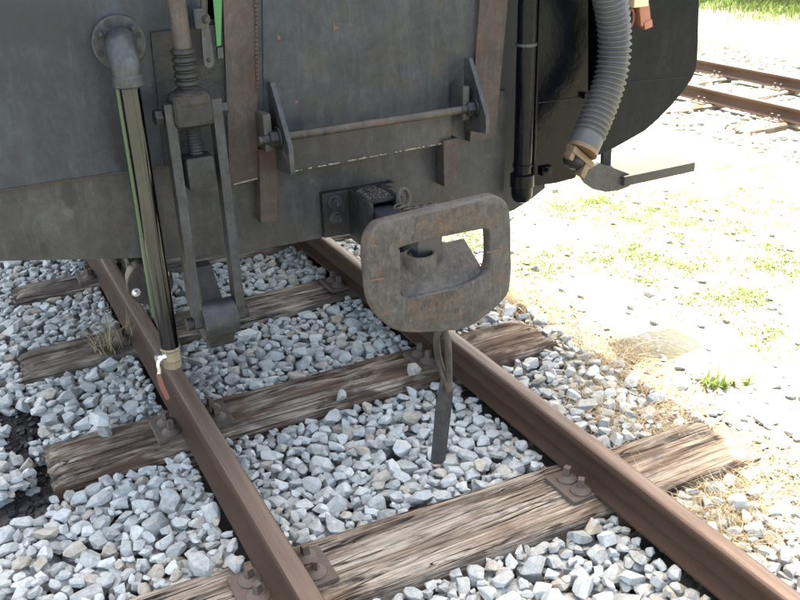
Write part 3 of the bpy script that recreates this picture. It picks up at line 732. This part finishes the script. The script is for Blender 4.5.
new('elbow', tube(ep, [.024] * (len(ep) - 9) + [.0235] * 9, 24), 'fitting', dp, True, 50)
new('elbow_collar', lathe(pt + Vector((0, 0, .014)), (0, 0, -1), [(-.004, .024), (-.001, .0262), (.014, .0262), (.017, .023)], 28), 'fitting', dp, True)
new('down_pipe', tube([pt, pb_], .0170, 28), 'pipe', loco, True)
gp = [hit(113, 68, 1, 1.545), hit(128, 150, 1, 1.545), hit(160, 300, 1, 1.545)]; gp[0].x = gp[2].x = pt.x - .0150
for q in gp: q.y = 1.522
new('green_reflection_tube', tube([gp[0] + Vector((0, 0, .02)), gp[2] + Vector((0, 0, -.02))], .0075, 14), 'green_dark', loco, True)  # added thin tube standing in for a green reflection along the down pipe
vb = pb_.copy()
valve = new('valve', lathe(vb + Vector((0, 0, .003)), (0, 0, -1), [(0, .0165), (0, .019), (.004, .0195), (.008, .017), (.020, .0175), (.026, .0185), (.032, .017), (.042, .0175), (.045, .015), (.045, .010)], 8), 'brass', loco, True, 20)
hv = vb + Vector((-.020, -.008, -.012))
bm = bmesh.new(); lathe(vb + Vector((-.012, -.006, -.012)), (-1, -.3, 0), [(0, .007), (.012, .006), (.013, .0095), (.019, .0095)], 6, bm); new('valve_nut', bm, 'silver', valve, True)
hp_ = smooth_path([hv + Vector((-.002, -.006, .002)), hv + Vector((-.010, -.009, -.006)), hv + Vector((-.010, -.010, -.022)), hv + Vector((-.013, -.010, -.030))], 4)
new('valve_lever', tube(hp_, .0036, 8), 'silver', valve, True)
new('valve_grip', tube([hp_[-1] + Vector((0, 0, .004)), hp_[-1] + Vector((.002, -.002, -.02)), hp_[-1] + Vector((.009, -.004, -.052))], [.0042, .005, .0042], 10), 'redgrip', valve, True)

# ---- hand brake screw and links
LY = 1.520
sp0, sp1 = hit(172, -40, 1, LY), hit(184, 60, 1, LY); sp0.x = sp1.x; sp0.z = 1.72
new('brake_spindle', tube([sp0, sp1], .0155, 18), 'rod', loco, True)
bt = hit(181, 48, 1, LY); bb = hit(186, 95, 1, LY); bt.x = bb.x = sp1.x
prof = []
for i in range(6):
    L = (bt.z - bb.z) / 6; prof += [(i * L, .0165), (i * L + .2 * L, .0205), (i * L + .6 * L, .0205), (i * L + .85 * L, .0165)]
new('spindle_bellows', lathe(bt, (0, 0, -1), prof, 24), 'grease', loco, True, 50)
yo = hit(192, 113, 1, LY); yo.x = bt.x
bm = box(yo + Vector((0, 0, .006)), (.070, .054, .056)); bev(bm, .012, 3); yoke = new('brake_yoke', bm, 'grease', loco, True)
new('yoke_collar', lathe(yo + Vector((0, 0, .022)), (0, 0, 1), [(0, .037), (.012, .036), (.020, .022)], 22), 'grease', yoke, True)
for sx in (-1, 1):
    new('yoke_pin', lathe(yo + Vector((sx * .051, 0, .0)), (sx, 0, 0), [(0, .014), (.012, .014), (.014, .010), (.014, .001)], 6), 'grease', yoke, True)
rl = hit(226, 312, 1, LY); 
for sx, (a, b2) in ((-1, ((161, 106), (209, 318))), (1, ((214, 103), (242, 305)))):
    pa, pb = hit(*a, 1, LY - .004), hit(*b2, 1, LY - .004)
    xm = yo.x + sx * .0415
    bm = prism([Vector((xm - .0065, LY - .016, yo.z + .022)), Vector((xm - .0065, LY + .012, yo.z + .022)), Vector((xm - .0065 , LY + .012, rl.z - .012)), Vector((xm - .0065, LY - .016, rl.z - .012))], Vector((.017, 0, 0))); bev(bm, .004)
    new('brake_link', bm, 'link', loco, True)
ts = hit(191, 132, 1, LY); te = hit(196, 158, 1, LY); ts.x = te.x = yo.x
prof = []
n = 12
for i in range(n): L = (ts.z - te.z + .02) / n; prof += [(i * L, .0105), (i * L + L * .5, .0135)]
new('screw_thread', lathe(ts + Vector((0, 0, .01)), (0, 0, -1), prof, 18), 'link', loco, True)
nb = hit(196.5, 171, 1, LY); nb.x = yo.x
bm = box(nb, (.050, .044, .060)); bev(bm, .006); new('brake_nut', bm, 'grease', loco, True)
rc = Vector((yo.x, LY, rl.z - .008))
roller = new('crank_roller', tube([rc - Vector((.033, 0, 0)), rc + Vector((.033, 0, 0))], .036, 28), 'link', loco, True)
new('roller_pin', tube([rc - Vector((.060, 0, 0)), rc + Vector((.060, 0, 0))], .013, 16), 'grease', roller, True)
bm = prism([rc + Vector((-.02, .012, .015)), rc + Vector((.02, .012, .015)), rc + Vector((.014, .05, .09)), rc + Vector((-.016, .05, .09))], Vector((0, .03, 0))); bev(bm, .005); new('crank_arm', bm, 'grease', loco, True)
bm = prism([rc + Vector((-.03, -.020, -.014)), rc + Vector((.03, -.020, -.014)), rc + Vector((.022, -.012, -.055)), rc + Vector((-.024, -.012, -.055))], Vector((0, .03, 0))); bev(bm, .006); new('crank_foot', bm, 'grease', loco, True)
for x, (ya, yb) in ((183, (200, 305)), (230, (200, 290))):
    a = hit(x - 6, ya, 1, 1.66); b2 = hit(x + 6, yb, 1, 1.66); b2.x = a.x
    new('rear_hanger', box((a + b2) / 2, (.016, .014, a.z - b2.z)), 'grease', loco)
# round cylinder end below the beam
dc = hit(151, 284, 1, 1.64)
disc = new('cylinder_cover', lathe(dc + Vector((0, .05, 0)), NEG, [(0, .040), (.035, .040), (.036, .0455), (.046, .0455), (.048, .043), (.048, .001)], 36), 'grease', loco, True, 30)
for ang in (200, 25, 320, 100, 270):
    p = dc + Vector((math.cos(R_(ang)) * .033, .002, math.sin(R_(ang)) * .033)); new('bolt', hexbolt(p, NEG, .006, .009), 'silver' if ang in (200, 25) else 'fitting', disc, True)
new('pull_rod', tube([hit(124, 252, 1, 1.70), hit(159, 328, 1, 1.62)], .0022, 8), 'fitting', loco, True)
bm = box(dc + Vector((0, .10, .06)), (.05, .03, .14)); new('cylinder_bracket', bm, 'dark', loco)
# small hinge bar
bm = prism(pxpoly([(201, 22), (208.5, 21), (214.5, 60), (213, 66), (209, 68.5), (205, 66), (203.5, 60)], 1.560), Vector((0, .008, 0))); bev(bm, .001); hb_ = new('latch_bar', bm, 'fitting', loco, True)
bm = box(hit(197.5, 18, 1, 1.565), (.020, .03, .034)); bev(bm, .003); new('latch_block', bm, 'fitting', hb_, True)
new('bolt', hexbolt(hit(204.5, 19, 1, 1.556), NEG, .007, .008), 'rod', hb_, True)
new('bolt', lathe(hit(209, 60, 1, 1.559), NEG, [(0, .004), (.003, .003)], 10), 'dark', hb_, True)
new('latch_rod', tube([hit(203, 16, 1, 1.56), hit(203, -30, 1, 1.56)], .005, 10), 'rod', hb_, True)
bm = prism(pxpoly([(217.5, 48), (223, 47), (223.5, 58), (218, 59)], 1.579), Vector((0, .01, 0))); new('strip_clip', bm, 'fitting', loco)

# ---- right hand side: vertical pipe, panels, hose, wing
PY = 1.565
p0, p1 = hit(528, -40, 1, PY), hit(523, 178, 1, PY); p0.x = p1.x = hit(525, 90, 1, PY).x; p0.z = 1.72
vp = new('brake_pipe', tube([p0, p1], .0205, 26), 'black', loco, True)
for yy in (45, 165):
    c = hit(524, yy, 1, PY); c.x = p0.x; new('pipe_band', lathe(c + Vector((0, 0, .004)), (0, 0, -1), [(0, .022), (0, .0228), (.006, .0228), (.006, .021)], 26), 'fitting' if yy == 45 else 'black', vp, True)
bl = p1 + Vector((0, 0, .012))
new('pipe_cup', lathe(bl, (0, 0, -1), [(0, .024), (.002, .0275), (.030, .0275), (.033, .0245), (.052, .024), (.064, .018), (.068, .008), (.068, .001)], 28), 'black', vp, True)
bm = box(hit(545, 170, 1, PY), (.028, .02, .022)); bev(bm, .003); new('pipe_lug', bm, 'black', vp, True)
new('bolt', hexbolt(hit(546, 170, 1, PY - .011), NEG, .005, .006), 'black', vp, True)
new('side_conduit', tube([hit(533.5, 170, 1, 1.58) + Vector((0, 0, 1.1)), hit(533.5, 170, 1, 1.58)], .0045, 10), 'black', loco, True)
sheet('recess_panel', [(496, -60), (545, -60), (545, 188), (530, 200), (514, 210), (497, 216)], 1.640, .03, 'dark', loco, .001)
rp = sheet('right_panel', [(536, -60), (588, -60), (588, 150), (575, 178), (556, 183), (534, 186)], 1.622, .04, 'black', loco, .004)
seam = [hit(x, y, 1, 1.6215) for x, y in ((536, 103), (560, 100), (586, 96))]
new('seam_bead', tube(seam, .0016, 6), 'wing', rp, True)
bm = box(hit(585, 95.5, 1, 1.615), (.012, .012, .014)); bev(bm, .002); new('seam_lug', bm, 'black', rp)
wingp = [(599, -60), (700, -60), (699, 0), (697.5, 55), (695.5, 70), (691.5, 79), (684, 90), (671, 105.5), (657, 120), (645, 130.5), (630, 139), (614, 148), (599, 155)]
wg = sheet('side_wing', wingp, 1.630, .040, 'wing', loco, .004)
seam = [hit(x, y, 1, 1.6295) for x, y in ((600, 86), (640, 81), (686, 77))]
new('seam_bead', tube(seam, .0011, 6), 'black', wg, True)
HP = [(600, -45), (607, -15), (613, 18), (614.5, 48), (611, 75), (603, 101), (594.5, 122), (588.5, 136)]
hpts = [hit(x, y, 1, 1.525 + .02 * math.sin(i * .6)) for i, (x, y) in enumerate(HP)]
hpts = [Vector((hpts[0].x - .02, 1.70, hpts[0].z + .17)), Vector((hpts[0].x - .015, 1.60, hpts[0].z + .12))] + hpts
path = smooth_path(hpts, 48)
L = [0]
for a, c in zip(path, path[1:]): L.append(L[-1] + (c - a).length)
rad = []
for i, l in enumerate(L):
    ph = (l / .0128) % 1.0; rad.append(.0345 + .0030 * (1 if ph < .5 else -1) * min(1, 6 * min(ph % .5, .5 - ph % .5)))
hose = new('ribbed_hose', tube(path, rad, 28), 'rubber', loco, True, 70)
he, hd = path[-1], (path[-1] - path[-8]).normalized()
new('hose_cuff', tube([he - hd * .004, he + hd * .002, he + hd * .026, he + hd * .034], [.033, .0350, .0350, .032], 28), 'rubber', hose, True)
ce = he + hd * .036
new('hose_clamp', tube([ce - hd * .005, ce + hd * .005], .0358, 28), 'bronze', hose, True)
new('clamp_screw', box(ce + Vector((-.034, -.006, .006)), (.012, .010, .012)), 'silver', hose)
sdv = hd.cross(Vector((0, -1, 0))).normalized()
rotc = Matrix((sdv, Vector((0, 1, 0)), -hd)).transposed()
bm = box(ce + hd * .014, (.076, .030, .016), None, rotc); box(ce + hd * .030 + sdv * -.022, (.016, .026, .045), bm, rotc); box(ce + hd * .024 + sdv * .030, (.014, .024, .03), bm, rotc); bev(bm, .004)
new('hose_coupling', bm, 'bronze', hose, True)
new('coupling_seal', lathe(ce + hd * .018 + Vector((0, .012, 0)), hd, [(0, .024), (.018, .024), (.026, .016), (.03, .001)], 22), 'grease', hose, True)
# salmon dummy coupling
c = hit(640, 16, 1, 1.585)
bm = box(c + Vector((.002, -.004, .004)), (.030, .022, .046), None, Matrix.Rotation(R_(-14), 3, 'Y')); box(c + Vector((.012, -.008, -.018)), (.024, .02, .018), bm, Matrix.Rotation(R_(-14), 3, 'Y')); bev(bm, .003)
dm = new('hose_rest', bm, 'salmon', loco, True)
bm = box(hit(634, 1, 1, 1.58), (.042, .05, .022)); bev(bm, .003); new('rest_block', bm, 'cream', dm, True)
new('rest_hook', torus(hit(630, 18, 1, 1.58), (.2, -1, 0), .016, .004, 20, 8, sx=.7, sy=1.2), 'redgrip', dm, True)
# footstep board hung from the side
zt = .455; a = hit(625, 177, 2, zt); e_ = hit(698, 163, 2, zt)
bm = box(((a.x + e_.x) / 2, a.y + .07, zt - .014), (e_.x - a.x, .14, .028)); bev(bm, .002); st = new('step_board', bm, 'stepwood', loco, True)
bm = prism(pxpoly([(580, 174), (586, 184), (594, 189.5), (606, 192), (618, 190.5), (628, 187), (640, 178), (600, 163)], a.y + .012), Vector((0, .012, 0))); bev(bm, .001); new('step_bracket', bm, 'fitting', st, True)
bm = box((a.x + .03, a.y + .12, (zt - .02 + .82) / 2), (.03, .012, .82 - zt + .02)); new('step_hanger', bm, 'dark', st)

# ------------------------------------------------------------------ plants
def blades(spec, mat, name, parent=None):
    """spec: list of (x, y, z, n, radius, length, lean, width)"""
    V, Fc = [], []
    for (x, y, z, n, rad_, ln, lean, wd) in spec:
        for _ in range(n):
            r_ = rad_ * math.sqrt(rng.random()); a = rng.uniform(0, 6.283); bx, by = x + r_ * math.cos(a), y + r_ * math.sin(a)
            l_ = ln * rng.uniform(.45, 1.1); d = rng.uniform(0, 6.283); le = lean * rng.uniform(.3, 1.3); dx, dy = math.cos(d), math.sin(d); w = wd * rng.uniform(.6, 1.2)
            i = len(V); z0 = (gz(bx, by) if z is None else z) - .004
            for t, ww in ((0, 1.), (.5, .8), (1., .08)):
                h_ = l_ * t * (1 - .35 * le * t); o_ = l_ * le * t * t
                V.append((bx + dx * o_ - dy * w * ww, by + dy * o_ + dx * w * ww, z0 + h_)); V.append((bx + dx * o_ + dy * w * ww, by + dy * o_ - dx * w * ww, z0 + h_))
            Fc += [(i, i + 1, i + 3, i + 2), (i + 2, i + 3, i + 5, i + 4)]
    me = bpy.data.meshes.new(name); me.from_pydata(V, [], Fc); me.materials.append(M[mat]); o = bpy.data.objects.new(name, me); COL.objects.link(o); o.parent = parent; return o
spec = []
for (px, py, rad_, n) in ((582, 206, .16, 420), (600, 215, .2, 300), (690, 212, .28, 800), (655, 272, .16, 320), (560, 262, .13, 200), (700, 262, .2, 120), (724, 306, .12, 260), (790, 268, .2, 600), (650, 262, .1, 120), (556, 170, .14, 260),
                          (462, 242, .14, 300), (745, 300, .1, 130), (535, 275, .08, 90), (780, 350, .10, 80), (640, 200, .15, 140), (750, 190, .3, 300), (770, 340, .08, 60), (720, 160, .4, 300), (610, 250, .16, 110)):
    p = hit(px, py, 2, -.03)
    for _ in range(max(10, n // 7)):
        q = (p.x + rng.normal(0, rad_ * .6), p.y + rng.normal(0, rad_ * .6))
        spec.append((q[0], q[1], None, 26, .04, .020, 1.3, .0022))
for _ in range(300):
    x, y = rng.uniform(1.1, 3.0), rng.uniform(.6, 5.0); spec.append((x, y, None, 7, .03, .016, 1.2, .002))
for _ in range(1500):
    x, y = rng.uniform(6.0, 8.0), rng.uniform(3.2, 9.6)
    if rng.random() < (x - 5.9) / .6: spec.append((x, y, None, 14, .09, .10 + .05 * rng.random(), .6, .004))
tag(blades(spec, 'grass', 'grass'), 'patchy short green grass and weeds on the sunlit ground', 'grass', kind='stuff')
spec = []
for (px, py, rad_, n) in ((520, 300, .07, 70), (545, 315, .06, 50), (620, 362, .06, 80), (660, 395, .05, 40), (640, 408, .05, 60), (690, 430, .05, 40), (750, 505, .07, 70), (765, 530, .06, 60), (705, 520, .05, 40), (590, 395, .05, 30), (530, 290, .06, 50), (640, 425, .04, 30), (780, 480, .08, 50)):
    p = hit(px, py, 2, -.01)
    for _ in range(6): spec.append((p.x + rng.normal(0, .05), p.y + rng.normal(0, .07), -.020, n, rad_, .07, 2.3, .0011))
for (px, py) in ((720, 42), (765, 54), (705, 45), (750, 30)):
    p = hit(px, py, 2, -.05); spec.append((p.x, p.y, None, 220, .28, .13, 1.2, .002))
tag(blades(spec, 'straw', 'straw_litter'), 'dry straw and dead grass lying along the ballast edge', 'straw', kind='stuff')
def plant(name, px, py, spec_, mat, label, cat, z=-.03):
    p = hit(px, py, 2, z)
    o = blades([(p.x + s[0], p.y + s[1], z, *s[2:]) for s in spec_], mat, name); tag(o, label, cat); return o
plant('dry_grass_tuft', 112, 362, [(0, 0, 40, .05, .22, .6, .0017), (.06, .02, 22, .03, .17, .8, .0015), (-.05, .03, 20, .04, .13, 1., .0015)], 'straw', 'dry straw coloured grass tuft growing beside the rail below the drain pipe', 'grass tuft', -.04)
plant('broad_weed', 716, 388, [(0, 0, 22, .03, .065, 1.1, .005), (.05, -.02, 14, .03, .05, 1.4, .0045), (-.03, .03, 12, .03, .05, 1.4, .003)], 'grass', 'single leafy green weed at the edge of the sunlit gravel', 'weed', -.02)

def bush(x, y, rx, ry, h, n, label, seed):
    rr = np.random.default_rng(seed); base = gz(x, y)
    o = empty('hedge_bush', (x, y, base)); tag(o, label, 'bush', 'bushes beyond the siding')
    bm = bmesh.new()
    for k in range(5):
        a = k * 1.3 + seed; e = (x + math.cos(a) * rx * .6, y + math.sin(a) * ry * .6, base + h * .75); tube(smooth_path([(x + .05 * math.cos(a), y + .05 * math.sin(a), base - .05), (x + math.cos(a) * rx * .25, y + math.sin(a) * ry * .25, base + h * .4), e], 3), [.03 - .003 * i for i in range(7)], 6, bm)
    new('stem', bm, 'bark', o)
    V, Fc = [], []
    cl = [(rr.normal(0, .5) * rx, rr.normal(0, .5) * ry, h * rr.uniform(.05, .95)) for _ in range(34)]
    for _ in range(n):
        c = cl[rr.integers(len(cl))]; s = rr.uniform(.02, .045); p = np.array([x + c[0], y + c[1], base + c[2]]) + rr.normal(0, .12, 3); p[2] = max(p[2], base + .03)
        d1 = rr.normal(0, 1, 3); d1 /= np.linalg.norm(d1); d2 = np.cross(d1, rr.normal(0, 1, 3)); d2 /= np.linalg.norm(d2); i = len(V)
        V += [tuple(p - d1 * s * 1.5), tuple(p + d2 * s * .6), tuple(p + d1 * s * 1.5), tuple(p - d2 * s * .6)]; Fc.append((i, i + 1, i + 2, i + 3))
    me = bpy.data.meshes.new('foliage'); me.from_pydata(V, [], Fc); me.materials.append(M['leafdark']); f = bpy.data.objects.new('foliage', me); COL.objects.link(f); f.parent = o; f.location = -o.location
for i, (x, y, lb) in enumerate(((7.25, 8.3, 'dark bush beyond the siding, at the end hidden by the black side wing'), (7.55, 7.2, 'dark bush beyond the siding, second from the side wing'), (7.8, 6.1, 'dark bush beyond the siding, in the middle of the hedge'), (8.0, 5.0, 'dark bush beyond the siding, fourth from the side wing'), (8.2, 3.9, 'dark bush beyond the siding, farthest from the side wing'))):
    bush(x, y, .8, .8, 1.9, 5200, lb, 40 + i)
